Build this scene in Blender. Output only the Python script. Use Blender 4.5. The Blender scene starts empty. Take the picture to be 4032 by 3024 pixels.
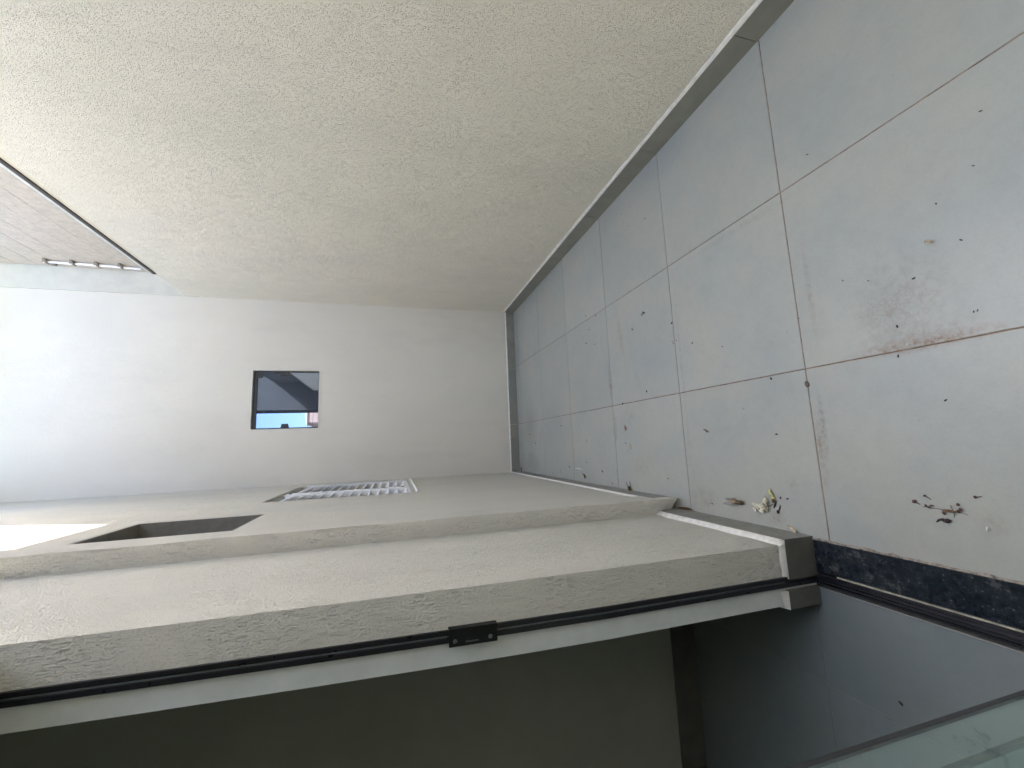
import bpy, bmesh, math, random
from mathutils import Vector, Matrix
random.seed(11)
U = 0.6                                   # one floor tile in metres; plan coordinates below are in tiles
scene = bpy.context.scene
COL = scene.collection
# ------------------------------------------------------------------ camera
cam_data = bpy.data.cameras.new('camera')
cam = bpy.data.objects.new('camera', cam_data); COL.objects.link(cam); scene.camera = cam
cam_data.sensor_fit = 'HORIZONTAL'; cam_data.sensor_width = 36.0
cam_data.lens = 36.0*1636.95/4032.0
cam_data.clip_start = 0.02; cam_data.clip_end = 600
RT = Vector((0.989119577, -0.147112790, 0.000538638))
FW = Vector((0.141485839, 0.950270735, -0.277429788))
UPV = Vector((0.0403017, 0.2744874, 0.9607458))
m = Matrix.Identity(4)                    # the phone is held on its side: world up points to picture left
for i in range(3):
    m[i][0] = -UPV[i]; m[i][1] = RT[i]; m[i][2] = -FW[i]
m.translation = Vector((-0.32431, -1.63757, 2.08112))*U
cam.matrix_world = m
# ------------------------------------------------------------------ world, sun, exposure
SUN = Vector((1.0, 0.52, 1.115)).normalized()
world = bpy.data.worlds.new('World'); scene.world = world; world.use_nodes = True
wn = world.node_tree; bg = wn.nodes['Background']
sky = wn.nodes.new('ShaderNodeTexSky'); sky.sky_type = 'NISHITA'; sky.sun_disc = False
sky.sun_elevation = math.asin(SUN.z); sky.sun_rotation = math.atan2(SUN.x, SUN.y)
sky.altitude = 700; sky.air_density = 1.0; sky.dust_density = 4.0; sky.ozone_density = 1.0
wn.links.new(sky.outputs[0], bg.inputs[0]); bg.inputs[1].default_value = 0.145
sd = bpy.data.lights.new('sun', 'SUN'); sd.energy = 4.9; sd.angle = math.radians(0.53); sd.color = (1.0, 0.93, 0.83)
so = bpy.data.objects.new('sun', sd); COL.objects.link(so)
so.rotation_euler = SUN.to_track_quat('Z', 'Y').to_euler(); so.location = (3, 3, 20)
scene.view_settings.view_transform = 'Standard'; scene.view_settings.look = 'None'
scene.view_settings.gamma = 1.0; scene.view_settings.use_curve_mapping = False
scene.view_settings.exposure = 3.65
scene.render.engine = 'CYCLES'
scene.cycles.max_bounces = 16; scene.cycles.diffuse_bounces = 12; scene.cycles.glossy_bounces = 6
scene.cycles.transparent_max_bounces = 12
# ------------------------------------------------------------------ helpers
def tag(o, label=None, cat=None, group=None, kind=None):
    if label: o['label'] = label
    if cat: o['category'] = cat
    if group: o['group'] = group
    if kind: o['kind'] = kind
    return o
def thing(name, label, cat, loc=(0, 0, 0), group=None):
    o = bpy.data.objects.new(name, None); o.empty_display_size = 0.1
    o.location = Vector(loc)*U; COL.objects.link(o)
    return tag(o, label, cat, group)
class MB:
    """collects shapes (tile coordinates, world) and links them as one mesh"""
    def __init__(s): s.v = []; s.f = []; s.mi = []; s.cur = 0
    def poly(s, pts):
        b = len(s.v); s.v += [Vector(p) for p in pts]; s.f.append(list(range(b, b+len(pts)))); s.mi.append(s.cur)
    def box(s, x0, x1, y0, y1, z0, z1, bev=0.0):
        b = len(s.v); e = bev
        if e:
            ring = [(x0, y0), (x1, y0), (x1, y1), (x0, y1)]
            ins = [(x0+e, y0+e), (x1-e, y0+e), (x1-e, y1-e), (x0+e, y1-e)]
            s.v += [Vector((x, y, z0)) for x, y in ring]+[Vector((x, y, z1-e)) for x, y in ring]+[Vector((x, y, z1)) for x, y in ins]
            F = [[0, 3, 2, 1], [8, 9, 10, 11]]
            for k in range(4):
                n = (k+1) % 4; F += [[k, n, 4+n, 4+k], [4+k, 4+n, 8+n, 8+k]]
        else:
            s.v += [Vector((x, y, z)) for z in (z0, z1) for x, y in ((x0, y0), (x1, y0), (x1, y1), (x0, y1))]
            F = [[0, 3, 2, 1], [4, 5, 6, 7], [0, 1, 5, 4], [1, 2, 6, 5], [2, 3, 7, 6], [3, 0, 4, 7]]
        s.f += [[i+b for i in q] for q in F]; s.mi += [s.cur]*len(F)
    def prism(s, plan, zb, zt):
        """plan: ccw (x,y); zb: list or number of bottoms; zt top"""
        n = len(plan); zb = zb if isinstance(zb, (list, tuple)) else [zb]*n; zt = zt if isinstance(zt, (list, tuple)) else [zt]*n
        b = len(s.v)
        s.v += [Vector((x, y, zb[i])) for i, (x, y) in enumerate(plan)]+[Vector((x, y, zt[i])) for i, (x, y) in enumerate(plan)]
        F = [list(range(n))[::-1], [n+i for i in range(n)]]+[[i, (i+1) % n, n+(i+1) % n, n+i] for i in range(n)]
        s.f += [[i+b for i in q] for q in F]; s.mi += [s.cur]*len(F)
    def panel(s, axis, c, u0, u1, z0, z1, holes, flip=False, reveal=0.0, back=0.0):
        """wall sheet at x=c (axis 0) or y=c (axis 1); holes (u0,u1,z0,z1) with reveals going to c+reveal"""
        us = sorted({u0, u1} | {h[0] for h in holes} | {h[1] for h in holes}); zs = sorted({z0, z1} | {h[2] for h in holes} | {h[3] for h in holes})
        P = (lambda u, z, d=0.0: (c+d, u, z)) if axis == 0 else (lambda u, z, d=0.0: (u, c+d, z))
        for i in range(len(us)-1):
            for j in range(len(zs)-1):
                um, zm = (us[i]+us[i+1])/2, (zs[j]+zs[j+1])/2
                if any(h[0] < um < h[1] and h[2] < zm < h[3] for h in holes): continue
                q = [P(us[i], zs[j]), P(us[i+1], zs[j]), P(us[i+1], zs[j+1]), P(us[i], zs[j+1])]
                s.poly(q[::-1] if flip else q)
        for h in holes:
            a, b_, lo, hi = h; R = reveal
            cs = [(a, lo), (b_, lo), (b_, hi), (a, hi)]
            for k in range(4):
                p, q = cs[k], cs[(k+1) % 4]
                r = [P(*p), P(*p, R), P(*q, R), P(*q)]
                s.poly(r if not flip else r[::-1])
    def tube(s, pts, r, seg=8, cap=True):
        n = len(pts); P = [Vector(p) for p in pts]; b = len(s.v)
        rr = r if isinstance(r, (list, tuple)) else [r]*n
        for i in range(n):
            t = (P[min(i+1, n-1)]-P[max(i-1, 0)]).normalized()
            a = t.orthogonal().normalized() if i == 0 else (a - t*a.dot(t)).normalized()
            c = t.cross(a)
            for k in range(seg):
                th = 2*math.pi*k/seg
                s.v.append(P[i]+(a*math.cos(th)+c*math.sin(th))*rr[i])
        for i in range(n-1):
            for k in range(seg):
                k2 = (k+1) % seg
                s.f.append([b+i*seg+k, b+i*seg+k2, b+(i+1)*seg+k2, b+(i+1)*seg+k]); s.mi.append(s.cur)
        if cap:
            s.f.append([b+k for k in range(seg)][::-1]); s.mi.append(s.cur)
            s.f.append([b+(n-1)*seg+k for k in range(seg)]); s.mi.append(s.cur)
    def blob(s, c, rad, rot=0.0, seg=8, rings=6, jit=0.0, taper=0.0, rnd=random):
        """squashed ellipsoid; long axis x turned by rot"""
        b = len(s.v); c = Vector(c); ca, sa = math.cos(rot), math.sin(rot)
        for i in range(rings+1):
            ph = math.pi*i/rings
            for k in range(seg):
                th = 2*math.pi*k/seg
                j = 1+jit*(rnd.random()-.5)
                x = -math.cos(ph); w = math.sin(ph)*(1-taper*(x+1)/2)
                lx, ly, lz = x*rad[0]*j, w*math.cos(th)*rad[1]*j, w*math.sin(th)*rad[2]*j
                s.v.append(c+Vector((lx*ca-ly*sa, lx*sa+ly*ca, lz)))
        for i in range(rings):
            for k in range(seg):
                k2 = (k+1) % seg
                s.f.append([b+i*seg+k, b+i*seg+k2, b+(i+1)*seg+k2, b+(i+1)*seg+k]); s.mi.append(s.cur)
    def sheet(s, c, L, W, rot, z=0.004, curl=0.0, th=0.0012, n=7, rnd=random, jag=0.0, tilt=0.0, fold=0.0):
        """thin curled leaf-shaped sheet with thickness"""
        c = Vector((c[0], c[1], 0)); ca, sa = math.cos(rot), math.sin(rot); b = len(s.v); m_ = 5
        top = []
        for i in range(n):
            u = i/(n-1); w = W*math.sin(math.pi*(0.06+0.88*u))**0.8
            for k in range(m_):
                v_ = (k/(m_-1)-.5)*2
                lx = (u-.5)*L; ly = v_*w*.5*(1+jag*(rnd.random()-.5))
                lz = z+curl*(2*u-1)**2+fold*abs(v_)+tilt*u+jag*.004*rnd.random()
                top.append(c+Vector((lx*ca-ly*sa, lx*sa+ly*ca, lz)))
        s.v += top+[p-Vector((0, 0, th)) for p in top]; N = n*m_
        for i in range(n-1):
            for k in range(m_-1):
                q = [i*m_+k, (i+1)*m_+k, (i+1)*m_+k+1, i*m_+k+1]
                s.f.append([b+x for x in q]); s.mi.append(s.cur)
                s.f.append([b+N+x for x in q[::-1]]); s.mi.append(s.cur)
        rim = [i*m_ for i in range(n)]+[(n-1)*m_+k for k in range(1, m_)]+[i*m_+m_-1 for i in range(n-2, -1, -1)]+[k for k in range(m_-2, 0, -1)]
        for i in range(len(rim)):
            p, q = rim[i], rim[(i+1) % len(rim)]
            s.f.append([b+p, b+N+p, b+N+q, b+q]); s.mi.append(s.cur)
    def build(s, name, mats, parent=None, at=None, smooth=False, weld=False, warp=False):
        mats = mats if isinstance(mats, (list, tuple)) else [mats]
        org = Vector(at)*U if at is not None else (parent.matrix_world.translation if False else Vector((0, 0, 0)))
        if parent is not None and at is None: org = wloc(parent)
        me = bpy.data.meshes.new(name)
        me.from_pydata([tuple(p*U-org) for p in s.v], [], s.f); me.validate()
        for k in mats: me.materials.append(k)
        for i, p in enumerate(me.polygons):
            if i < len(s.mi): p.material_index = s.mi[i]
            p.use_smooth = smooth
        if weld:
            bm = bmesh.new(); bm.from_mesh(me); bmesh.ops.remove_doubles(bm, verts=bm.verts, dist=1e-5); bmesh.ops.recalc_face_normals(bm, faces=bm.faces); bm.to_mesh(me); bm.free()
        if warp:                                   # the doorway wall leans inward a little above chest height
            bm = bmesh.new(); bm.from_mesh(me)
            for zc in (1.2, 1.6, 2.0, 2.4, 2.8, 3.2, 4.0):
                bmesh.ops.bisect_plane(bm, geom=bm.verts[:]+bm.edges[:]+bm.faces[:], plane_co=Vector((0, 0, zc*U))-org, plane_no=(0, 0, 1))
            for v in bm.verts:
                p = (v.co+org)/U
                if p.z > 1.2 and -1.25 < p.x < -0.84 and p.y < 1.115:
                    v.co.x += U*(0.018+0.13*min(.29, max(0, -0.885-p.x)))*min(2.2, (p.z-1.2)/2.0)**1.3*min(1, max(0, (1.115-p.y)/.9))
            bm.to_mesh(me); bm.free()
        o = bpy.data.objects.new(name, me); COL.objects.link(o)
        if parent is not None:
            o.parent = parent; o.location = org-wloc(parent)
        else: o.location = org
        return o
def wloc(o):
    v = Vector(o.location)
    while o.parent: o = o.parent; v += Vector(o.location)
    return v
# ------------------------------------------------------------------ materials
class NT:
    def __init__(s, name):
        s.m = bpy.data.materials.new(name); s.m.use_nodes = True; s.t = s.m.node_tree; s.b = s.t.nodes['Principled BSDF']
        s.pos = s.n('ShaderNodeNewGeometry').outputs['Position']
    def n(s, typ, **kw):
        x = s.t.nodes.new(typ)
        for k, v in kw.items(): setattr(x, k, v)
        return x
    def l(s, a, b): s.t.links.new(a, b)
    def val(s, sock, v):
        if isinstance(v, (int, float)): sock.default_value = v
        elif isinstance(v, (tuple, list)):
            if len(sock.default_value) == 4 and len(v) == 3: v = (*v, 1)
            sock.default_value = v
        else: s.l(v, sock)
    def math(s, op, a, b=0.0, c=None, clamp=False):
        x = s.n('ShaderNodeMath', operation=op); x.use_clamp = clamp
        s.val(x.inputs[0], a); s.val(x.inputs[1], b)
        if c is not None: s.val(x.inputs[2], c)
        return x.outputs[0]
    def map(s, vec, scale=(1, 1, 1), loc=(0, 0, 0), rot=(0, 0, 0)):
        x = s.n('ShaderNodeMapping'); s.val(x.inputs['Vector'], vec)
        x.inputs['Scale'].default_value = scale; x.inputs['Location'].default_value = loc; x.inputs['Rotation'].default_value = rot
        return x.outputs[0]
    def noise(s, vec, scale=1.0, detail=4.0, rough=0.55, dist=0.0):
        x = s.n('ShaderNodeTexNoise'); s.val(x.inputs['Vector'], vec); x.inputs['Scale'].default_value = scale
        x.inputs['Detail'].default_value = detail; x.inputs['Roughness'].default_value = rough; x.inputs['Distortion'].default_value = dist
        return x.outputs[0]
    def voro(s, vec, scale=1.0, feature='F1'):
        x = s.n('ShaderNodeTexVoronoi', feature=feature); s.val(x.inputs['Vector'], vec); x.inputs['Scale'].default_value = scale
        return x
    def ramp(s, fac, stops):
        x = s.n('ShaderNodeValToRGB'); s.val(x.inputs[0], fac); e = x.color_ramp.elements
        for i, (p, c) in enumerate(stops):
            k = e[i] if i < 2 else e.new(p)
            k.position = p; k.color = (*c, 1) if not isinstance(c, (int, float)) else (c, c, c, 1)
        return x.outputs[0]
    def mr(s, v, a, b, c=0.0, d=1.0):
        x = s.n('ShaderNodeMapRange'); x.clamp = True
        s.val(x.inputs[0], v); x.inputs[1].default_value = a; x.inputs[2].default_value = b; x.inputs[3].default_value = c; x.inputs[4].default_value = d
        return x.outputs[0]
    def mix(s, f, a, b, blend='MIX'):
        x = s.n('ShaderNodeMix', data_type='RGBA'); x.blend_type = blend
        s.val(x.inputs[0], f); s.val(x.inputs[6], a); s.val(x.inputs[7], b)
        return x.outputs[2]
    def bump(s, h, dist, strength=1.0, normal=None):
        x = s.n('ShaderNodeBump'); s.val(x.inputs['Height'], h); x.inputs['Distance'].default_value = dist; x.inputs['Strength'].default_value = strength
        if normal is not None: s.l(normal, x.inputs['Normal'])
        return x.outputs[0]
    def out(s, color=None, rough=None, normal=None, spec=None, metal=None, **kw):
        if color is not None: s.val(s.b.inputs['Base Color'], color)
        if rough is not None: s.val(s.b.inputs['Roughness'], rough)
        if spec is not None: s.b.inputs['Specular IOR Level'].default_value = spec
        if metal is not None: s.b.inputs['Metallic'].default_value = metal
        if normal is not None: s.l(normal, s.b.inputs['Normal'])
        for k, v in kw.items(): s.val(s.b.inputs[k], v)
        return s.m
def plaster(name, base, warm, streak, grain, vert=1.0, depth=0.0022, fine=130.0, sf=300.0):
    """roller / scratch textured render: short vertical grooves and grains"""
    t = NT(name)
    g1 = t.noise(t.map(t.pos, (fine, fine, fine/vert)), 1.0, 2.5, 0.55, 0.2)
    s1 = t.noise(t.map(t.pos, (sf, sf, sf*0.085)), 1.0, 1.5, 0.5, 0.10)
    sm = t.noise(t.pos, 9.0, 3.0, 0.6)
    groove = t.mr(s1, 0.34, 0.41)                                # 0 in a groove
    gm = t.math('MULTIPLY', t.math('SUBTRACT', 1.0, groove), t.mr(sm, 0.40, 0.56))
    pits = t.math('SUBTRACT', 1.0, t.mr(g1, 0.30, 0.44))
    h = t.math('SUBTRACT', t.math('MULTIPLY', g1, grain), t.math('ADD', t.math('MULTIPLY', gm, streak), t.math('MULTIPLY', pits, grain*0.6)))
    big = t.noise(t.pos, 1.3, 4.0, 0.6)
    dirt = t.noise(t.map(t.pos, (5, 5, 1.2)), 1.0, 5.0, 0.65)
    c = t.mix(t.mr(big, 0.35, 0.65), base, warm)
    c = t.mix(t.math('MULTIPLY', t.mr(dirt, 0.56, 0.78), 0.14), c, (0.36, 0.33, 0.29))
    c = t.mix(t.math('MULTIPLY', gm, 0.07*streak), c, (0.22, 0.21, 0.19))  # groove shade mixed into the colour
    c = t.mix(t.math('MULTIPLY', pits, 0.13*grain), c, (0.22, 0.21, 0.19))  # pit shade mixed into the colour as well
    tone = t.noise(t.map(t.pos, (1, 1, 0.6), (4, 2, 9)), 2.3, 4.0, 0.6, 0.4)
    c = t.mix(t.math('MULTIPLY', t.mr(tone, 0.42, 0.66), 0.10), c, (0.40, 0.40, 0.37))
    wav = t.bump(t.noise(t.pos, 3.2, 3.0, 0.5), 0.012, 0.5)
    return t.out(c, 0.88, t.bump(h, depth, 1.0, wav), spec=0.25)
M = {}
M['plaster_bright'] = plaster('cream grooved plaster', (0.765, 0.745, 0.655), (0.785, 0.755, 0.665), 0.60, 1.0, 1.25, 0.0075, 300)
M['plaster_groove'] = plaster('cream deep grooved plaster', (0.725, 0.705, 0.635), (0.745, 0.715, 0.645), 1.6, 0.55, 1.5, 0.0050, 300, 400)
M['plaster_end'] = plaster('cream end wall plaster', (0.665, 0.628, 0.548), (0.68, 0.638, 0.558), 0.2, 0.6, 1.8, 0.0022, 210)
M['plaster_right'] = plaster('warm cream grainy plaster', (0.765, 0.730, 0.625), (0.79, 0.745, 0.65), 0.30, 1.0, 1.15, 0.0032, 270)
def simple(name, col, rough, spec=0.5, metal=0.0, nscale=30.0, namp=0.12, bump=0.0, bscale=200.0):
    t = NT(name); f = t.noise(t.pos, nscale, 5.0, 0.6)
    d = tuple(c*(1-namp*1.6) for c in col); e = tuple(min(1, c*(1+namp)) for c in col)
    c = t.mix(t.mr(f, 0.3, 0.7), d, e)
    r = t.mr(t.noise(t.pos, nscale*2.3, 3.0), 0.3, 0.7, rough*0.85, min(1, rough*1.15))
    nrm = t.bump(t.noise(t.pos, bscale, 3.0), bump) if bump else None
    return t.out(c, r, nrm, spec=spec, metal=metal)
M['smooth_plaster'] = simple('smooth pale painted plaster', (0.74, 0.77, 0.75), 0.7, 0.3, nscale=14, namp=0.05, bump=0.0004, bscale=60)
M['indoor_paint'] = simple('darkened olive indoor wall paint', (0.365, 0.36, 0.315), 0.75, 0.3, nscale=3, namp=0.06, bump=0.0003, bscale=90)  # colour set darker than the wall's own to carry the room's shade
M['ceiling'] = simple('dull indoor ceiling', (0.6, 0.6, 0.56), 0.9, 0.2)
M['grout_white'] = simple('white acrylic grout bead', (0.73, 0.70, 0.635), 0.7, 0.3, nscale=40, namp=0.10, bump=0.0010, bscale=120)
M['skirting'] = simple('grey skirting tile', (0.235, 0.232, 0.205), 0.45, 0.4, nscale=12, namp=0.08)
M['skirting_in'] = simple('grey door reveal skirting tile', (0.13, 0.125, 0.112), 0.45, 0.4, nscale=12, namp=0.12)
M['black_alu'] = simple('black anodised aluminium', (0.018, 0.018, 0.021), 0.32, 0.5, nscale=20, namp=0.2)
M['black_plate'] = simple('matt black strike plate', (0.008, 0.008, 0.009), 0.5, 0.4)
M['alu_edge'] = simple('dull grey aluminium edge', (0.16, 0.18, 0.18), 0.35, 0.5, 0.3, namp=0.15)
M['brass'] = simple('pale brass strip', (0.50, 0.47, 0.36), 0.4, 0.5, 0.2, namp=0.3)
M['screw'] = simple('zinc screw', (0.35, 0.36, 0.36), 0.3, 0.5, 0.9)
M['white_paint'] = simple('white powder coated aluminium', (0.82, 0.83, 0.85), 0.4, 0.5, namp=0.04)
M['screen'] = simple('beige insect screen', (0.50, 0.47, 0.43), 0.9, 0.2, nscale=300, namp=0.3)
M['dark_lining'] = simple('dark bronze window lining', (0.20, 0.19, 0.17), 0.6, 0.35, namp=0.1)
M['dark_room'] = simple('unlit room behind window', (0.02, 0.02, 0.02), 0.9, 0.1)  # near-black colour stands in for the darkness of an unlit room
M['edge_strip'] = simple('dark wall top strip', (0.05, 0.042, 0.042), 0.5, 0.4)
M['board'] = simple('pinkish beige render boards', (0.49, 0.43, 0.355), 0.9, 0.2, nscale=30, namp=0.09, bump=0.002, bscale=60)
M['board_joint'] = simple('beige board backing', (0.40, 0.35, 0.30), 0.9, 0.2)
M['pale_band'] = simple('pale weathered cement band', (0.60, 0.60, 0.54), 0.9, 0.2, nscale=12, namp=0.10)
M['white_wall'] = simple('weathered white cement wall', (0.58, 0.555, 0.485), 0.9, 0.2, nscale=4, namp=0.08, bump=0.003, bscale=20)
M['grout'] = simple('rusty brown tile grout', (0.27, 0.185, 0.135), 0.95, 0.1, nscale=25, namp=0.4)
M['terracotta'] = simple('terracotta painted wall', (0.50, 0.36, 0.29), 0.9, 0.2, nscale=2)
M['dark_render'] = simple('dark grey render', (0.075, 0.078, 0.08), 0.9, 0.2, nscale=2)
M['ground'] = simple('dry earth', (0.24, 0.19, 0.15), 0.95, 0.1, nscale=0.6, namp=0.3)
M['wire'] = simple('black cable', (0.02, 0.02, 0.02), 0.7)
M['rust'] = simple('weathered bracket metal', (0.30, 0.26, 0.21), 0.7, 0.4, 0.2, nscale=60, namp=0.4)
# porcelain floor tile
def tile_mat(name, base, cool, warm, rough0, stains_and_shade=True):
    t = NT(name)
    oi = t.n('ShaderNodeObjectInfo').outputs['Random']
    cl = t.noise(t.pos, 2.6, 5.0, 0.62, 0.5)
    c = t.mix(t.mr(cl, 0.32, 0.70), cool, base)
    cl2 = t.noise(t.map(t.pos, (1, 1, 1), (7, 3, 1)), 3.0, 4.0, 0.5, 0.1)
    c = t.mix(t.math('MULTIPLY', t.mr(cl2, 0.34, 0.70), 0.7), c, warm)
    cl3 = t.noise(t.map(t.pos, (1, 1, 1), (2, 8, 1)), 24.0, 5.0, 0.7, 0.2)
    c = t.mix(t.math('MULTIPLY', t.mr(cl3, 0.42, 0.80), 0.18), c, tuple(x*0.5 for x in warm))
    fine = t.noise(t.pos, 160.0, 3.0, 0.7)
    c = t.mix(t.mr(fine, 0.25, 0.75, 0.0, 0.10), c, (0.08, 0.08, 0.08))
    c = t.mix(t.mr(oi, 0.0, 1.0, 0.0, 0.22), c, tuple(x*0.55 for x in base))
    if stains_and_shade:
        # (x, y, rx, ry, turn, strength, colour, grain)  in tiles
        rusty = (0.21, 0.115, 0.055); mud = (0.225, 0.18, 0.125); grime = (0.13, 0.12, 0.105)
        S = [(0.016, -0.50, 0.040, 0.30, 0, 1.25, rusty, 60), (0.05, -0.50, 0.07, 0.24, 0, 0.7, mud, 50), (0.20, -0.46, 0.27, 0.24, 0.3, 0.65, (0.235, 0.205, 0.15), 42), (0.18, -0.40, 0.16, 0.14, 0.3, 0.45, (0.18, 0.15, 0.11), 150),
             (-0.42, -0.022, 0.22, 0.028, 0, 1.0, mud, 50), (-0.30, -0.05, 0.20, 0.02, 0, 0.8, grime, 70),
             (0.23, 2.015, 0.20, 0.045, 0, 1.0, mud, 30), (0.62, 1.76, 0.34, 0.05, 0.15, 0.6, mud, 22),
             (-0.20, 1.97, 0.20, 0.03, 0, 0.8, mud, 30), (-0.80, 0.29, 0.045, 0.06, 0, 0.9, mud, 70),
             (-0.60, 0.16, 0.05, 0.05, 0, 0.5, mud, 70), (-0.10, 1.70, 0.12, 0.12, 0, 0.35, mud, 30),
             (-0.10, 4.55, 0.5, 0.35, 0, 0.9, grime, 95), (-0.62, 4.55, 0.18, 0.4, 0, 0.8, grime, 80), (0.15, 0.95, 0.9, 0.02, 0, 0.4, mud, 30),
             (0.95, 0.3, 0.03, 0.5, 0, 0.35, mud, 40), (-0.55, 1.55, 0.12, 0.2, 0.4, 0.35, mud, 30), (-0.76, 0.86, 0.10, 0.16, 0, 0.6, (0.15, 0.13, 0.08), 25),  # dark olive entry paints the floor shadow by the pilaster
             (-0.68, -0.62, 0.05, 0.05, 0, 0.5, mud, 70), (0.4, -0.08, 0.3, 0.02, 0, 0.6, mud, 50)]
        for (x, y, rx, ry, rot, st, col, gr) in S:
            x2 = t.n('ShaderNodeMapping'); x2.vector_type = 'TEXTURE'; t.l(t.pos, x2.inputs['Vector'])
            x2.inputs['Location'].default_value = (x*U, y*U, 0); x2.inputs['Rotation'].default_value = (0, 0, rot)
            x2.inputs['Scale'].default_value = (rx*U, ry*U, 100)
            ln = t.n('ShaderNodeVectorMath', operation='LENGTH'); t.l(x2.outputs[0], ln.inputs[0])
            msk = t.mr(ln.outputs['Value'], 0.15, 1.05, 1.0, 0.0)
            g = t.mr(t.noise(t.pos, float(gr), 4.0, 0.7), 0.44, 0.66)
            g2 = t.math('ADD', t.math('MULTIPLY', g, 0.8), 0.18)
            c = t.mix(t.math('MULTIPLY', t.math('MULTIPLY', msk, g2), st*0.95), c, col)
    sp = t.voro(t.map(t.pos, (1, 1, 0.02)), 26.0)
    spk = t.math('MULTIPLY', t.math('SUBTRACT', 1.0, t.mr(sp.outputs['Distance'], 0.03, 0.06)), t.mr(t.noise(t.pos, 1.7, 2.0), 0.5, 0.62))
    c = t.mix(t.math('MULTIPLY', spk, 0.35), c, (0.09, 0.08, 0.07))
    r = t.mr(t.noise(t.pos, 1.1, 1.0, 0.4), 0.2, 0.8, rough0-0.012, rough0+0.018)
    nb = t.bump(t.noise(t.pos, 120.0, 3.0), 0.00018, 1.0)
    return t.out(c, r, nb, spec=0.5)
M['tile'] = tile_mat('grey porcelain floor tile', (0.395, 0.400, 0.352), (0.318, 0.340, 0.318), (0.430, 0.410, 0.335), 0.33)
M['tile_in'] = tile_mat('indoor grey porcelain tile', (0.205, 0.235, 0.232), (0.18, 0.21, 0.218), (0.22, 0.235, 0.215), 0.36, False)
def granite():
    t = NT('dark green granite')
    v1 = t.voro(t.pos, 55.0); v2 = t.voro(t.map(t.pos, (1, 1, 1), (3, 1, 0)), 120.0)
    n1 = t.noise(t.pos, 70.0, 6.0, 0.75, 0.4)
    c = t.ramp(n1, [(0.30, (0.005, 0.007, 0.010)), (0.52, (0.013, 0.018, 0.024)), (0.62, (0.028, 0.034, 0.036)), (0.80, (0.075, 0.08, 0.078))])
    f = t.math('MULTIPLY', t.math('SUBTRACT', 1.0, t.mr(v1.outputs['Distance'], 0.10, 0.34)), 0.55)
    c = t.mix(f, c, (0.010, 0.016, 0.014))
    f2 = t.math('MULTIPLY', t.math('SUBTRACT', 1.0, t.mr(v2.outputs['Distance'], 0.10, 0.26)), t.mr(n1, 0.5, 0.62))
    c = t.mix(f2, c, (0.16, 0.17, 0.15))
    d = t.mr(t.noise(t.pos, 16.0, 5.0, 0.7), 0.56, 0.78, 0.0, 0.35)
    c = t.mix(d, c, (0.13, 0.125, 0.115))
    return t.out(c, t.mr(d, 0, 0.35, 0.16, 0.5), None, spec=0.5)
M['granite'] = granite()
def pane_glass(name, tint, refl, dust_sheen, fac0):
    t = NT(name); nt = t.t
    nt.nodes.remove(t.b)
    tr = t.n('ShaderNodeBsdfTransparent'); tr.inputs[0].default_value = (*tint, 1)
    gl = t.n('ShaderNodeBsdfGlossy'); gl.inputs['Color'].default_value = (*refl, 1); gl.inputs['Roughness'].default_value = 0.02
    df = t.n('ShaderNodeBsdfDiffuse'); df.inputs['Color'].default_value = (0.42, 0.52, 0.50, 1)
    lw_ = t.n('ShaderNodeLayerWeight'); lw_.inputs['Blend'].default_value = 0.5
    f = t.math('ADD', t.math('MULTIPLY', t.math('POWER', lw_.outputs['Facing'], 5.0), 0.96), fac0, clamp=True)
    m1 = t.n('ShaderNodeMixShader'); t.l(f, m1.inputs[0]); t.l(tr.outputs[0], m1.inputs[1]); t.l(gl.outputs[0], m1.inputs[2])
    sm = t.noise(t.map(t.pos, (30, 10, 5), (1.3, 0.2, 0.9)), 1.0, 4.0, 0.6, 0.9)
    dd = t.math('ADD', t.math('MULTIPLY', t.mr(sm, 0.34, 0.42), dust_sheen*0.75), dust_sheen*0.25)  # smudge film; its diffuse teal also adds reflected brightness as colour
    m2 = t.n('ShaderNodeMixShader'); t.l(dd, m2.inputs[0]); t.l(m1.outputs[0], m2.inputs[1]); t.l(df.outputs[0], m2.inputs[2])
    t.l(m2.outputs[0], nt.nodes['Material Output'].inputs[0])
    return t.m
M['door_glass'] = pane_glass('greenish door glass with wiped smudges', (0.86, 0.93, 0.91), (0.9, 1.0, 0.98), 0.10, 0.06)
def mirror_glass():
    t = NT('reflective tinted window glass'); nt = t.t; nt.nodes.remove(t.b)
    gl = t.n('ShaderNodeBsdfGlossy'); gl.inputs['Color'].default_value = (0.34, 0.41, 0.56, 1); gl.inputs['Roughness'].default_value = 0.0
    df = t.n('ShaderNodeBsdfDiffuse'); df.inputs['Color'].default_value = (0.055, 0.06, 0.062, 1)
    wv = t.bump(t.noise(t.pos, 3.0, 1.0), 0.0004, 0.3); t.l(wv, gl.inputs['Normal'])
    m1 = t.n('ShaderNodeMixShader'); m1.inputs[0].default_value = 0.40; t.l(df.outputs[0], m1.inputs[1]); t.l(gl.outputs[0], m1.inputs[2])
    t.l(m1.outputs[0], nt.nodes['Material Output'].inputs[0]); return t.m
M['mirror_glass'] = mirror_glass()
M['seed'] = simple('dark plum seed', (0.035, 0.018, 0.022), 0.6, 0.4, nscale=300, namp=0.3)
M['berry'] = simple('dried maroon berry', (0.10, 0.045, 0.042), 0.5, 0.4, nscale=300, namp=0.3)
M['twig'] = simple('dry grey brown stalk', (0.17, 0.13, 0.10), 0.8, 0.3, nscale=200, namp=0.3)
M['husk'] = simple('brown insect shell', (0.10, 0.065, 0.032), 0.35, 0.5, nscale=260, namp=0.5)
M['husk_light'] = simple('ochre insect belly', (0.36, 0.24, 0.12), 0.45, 0.4, nscale=240, namp=0.4)
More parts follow.
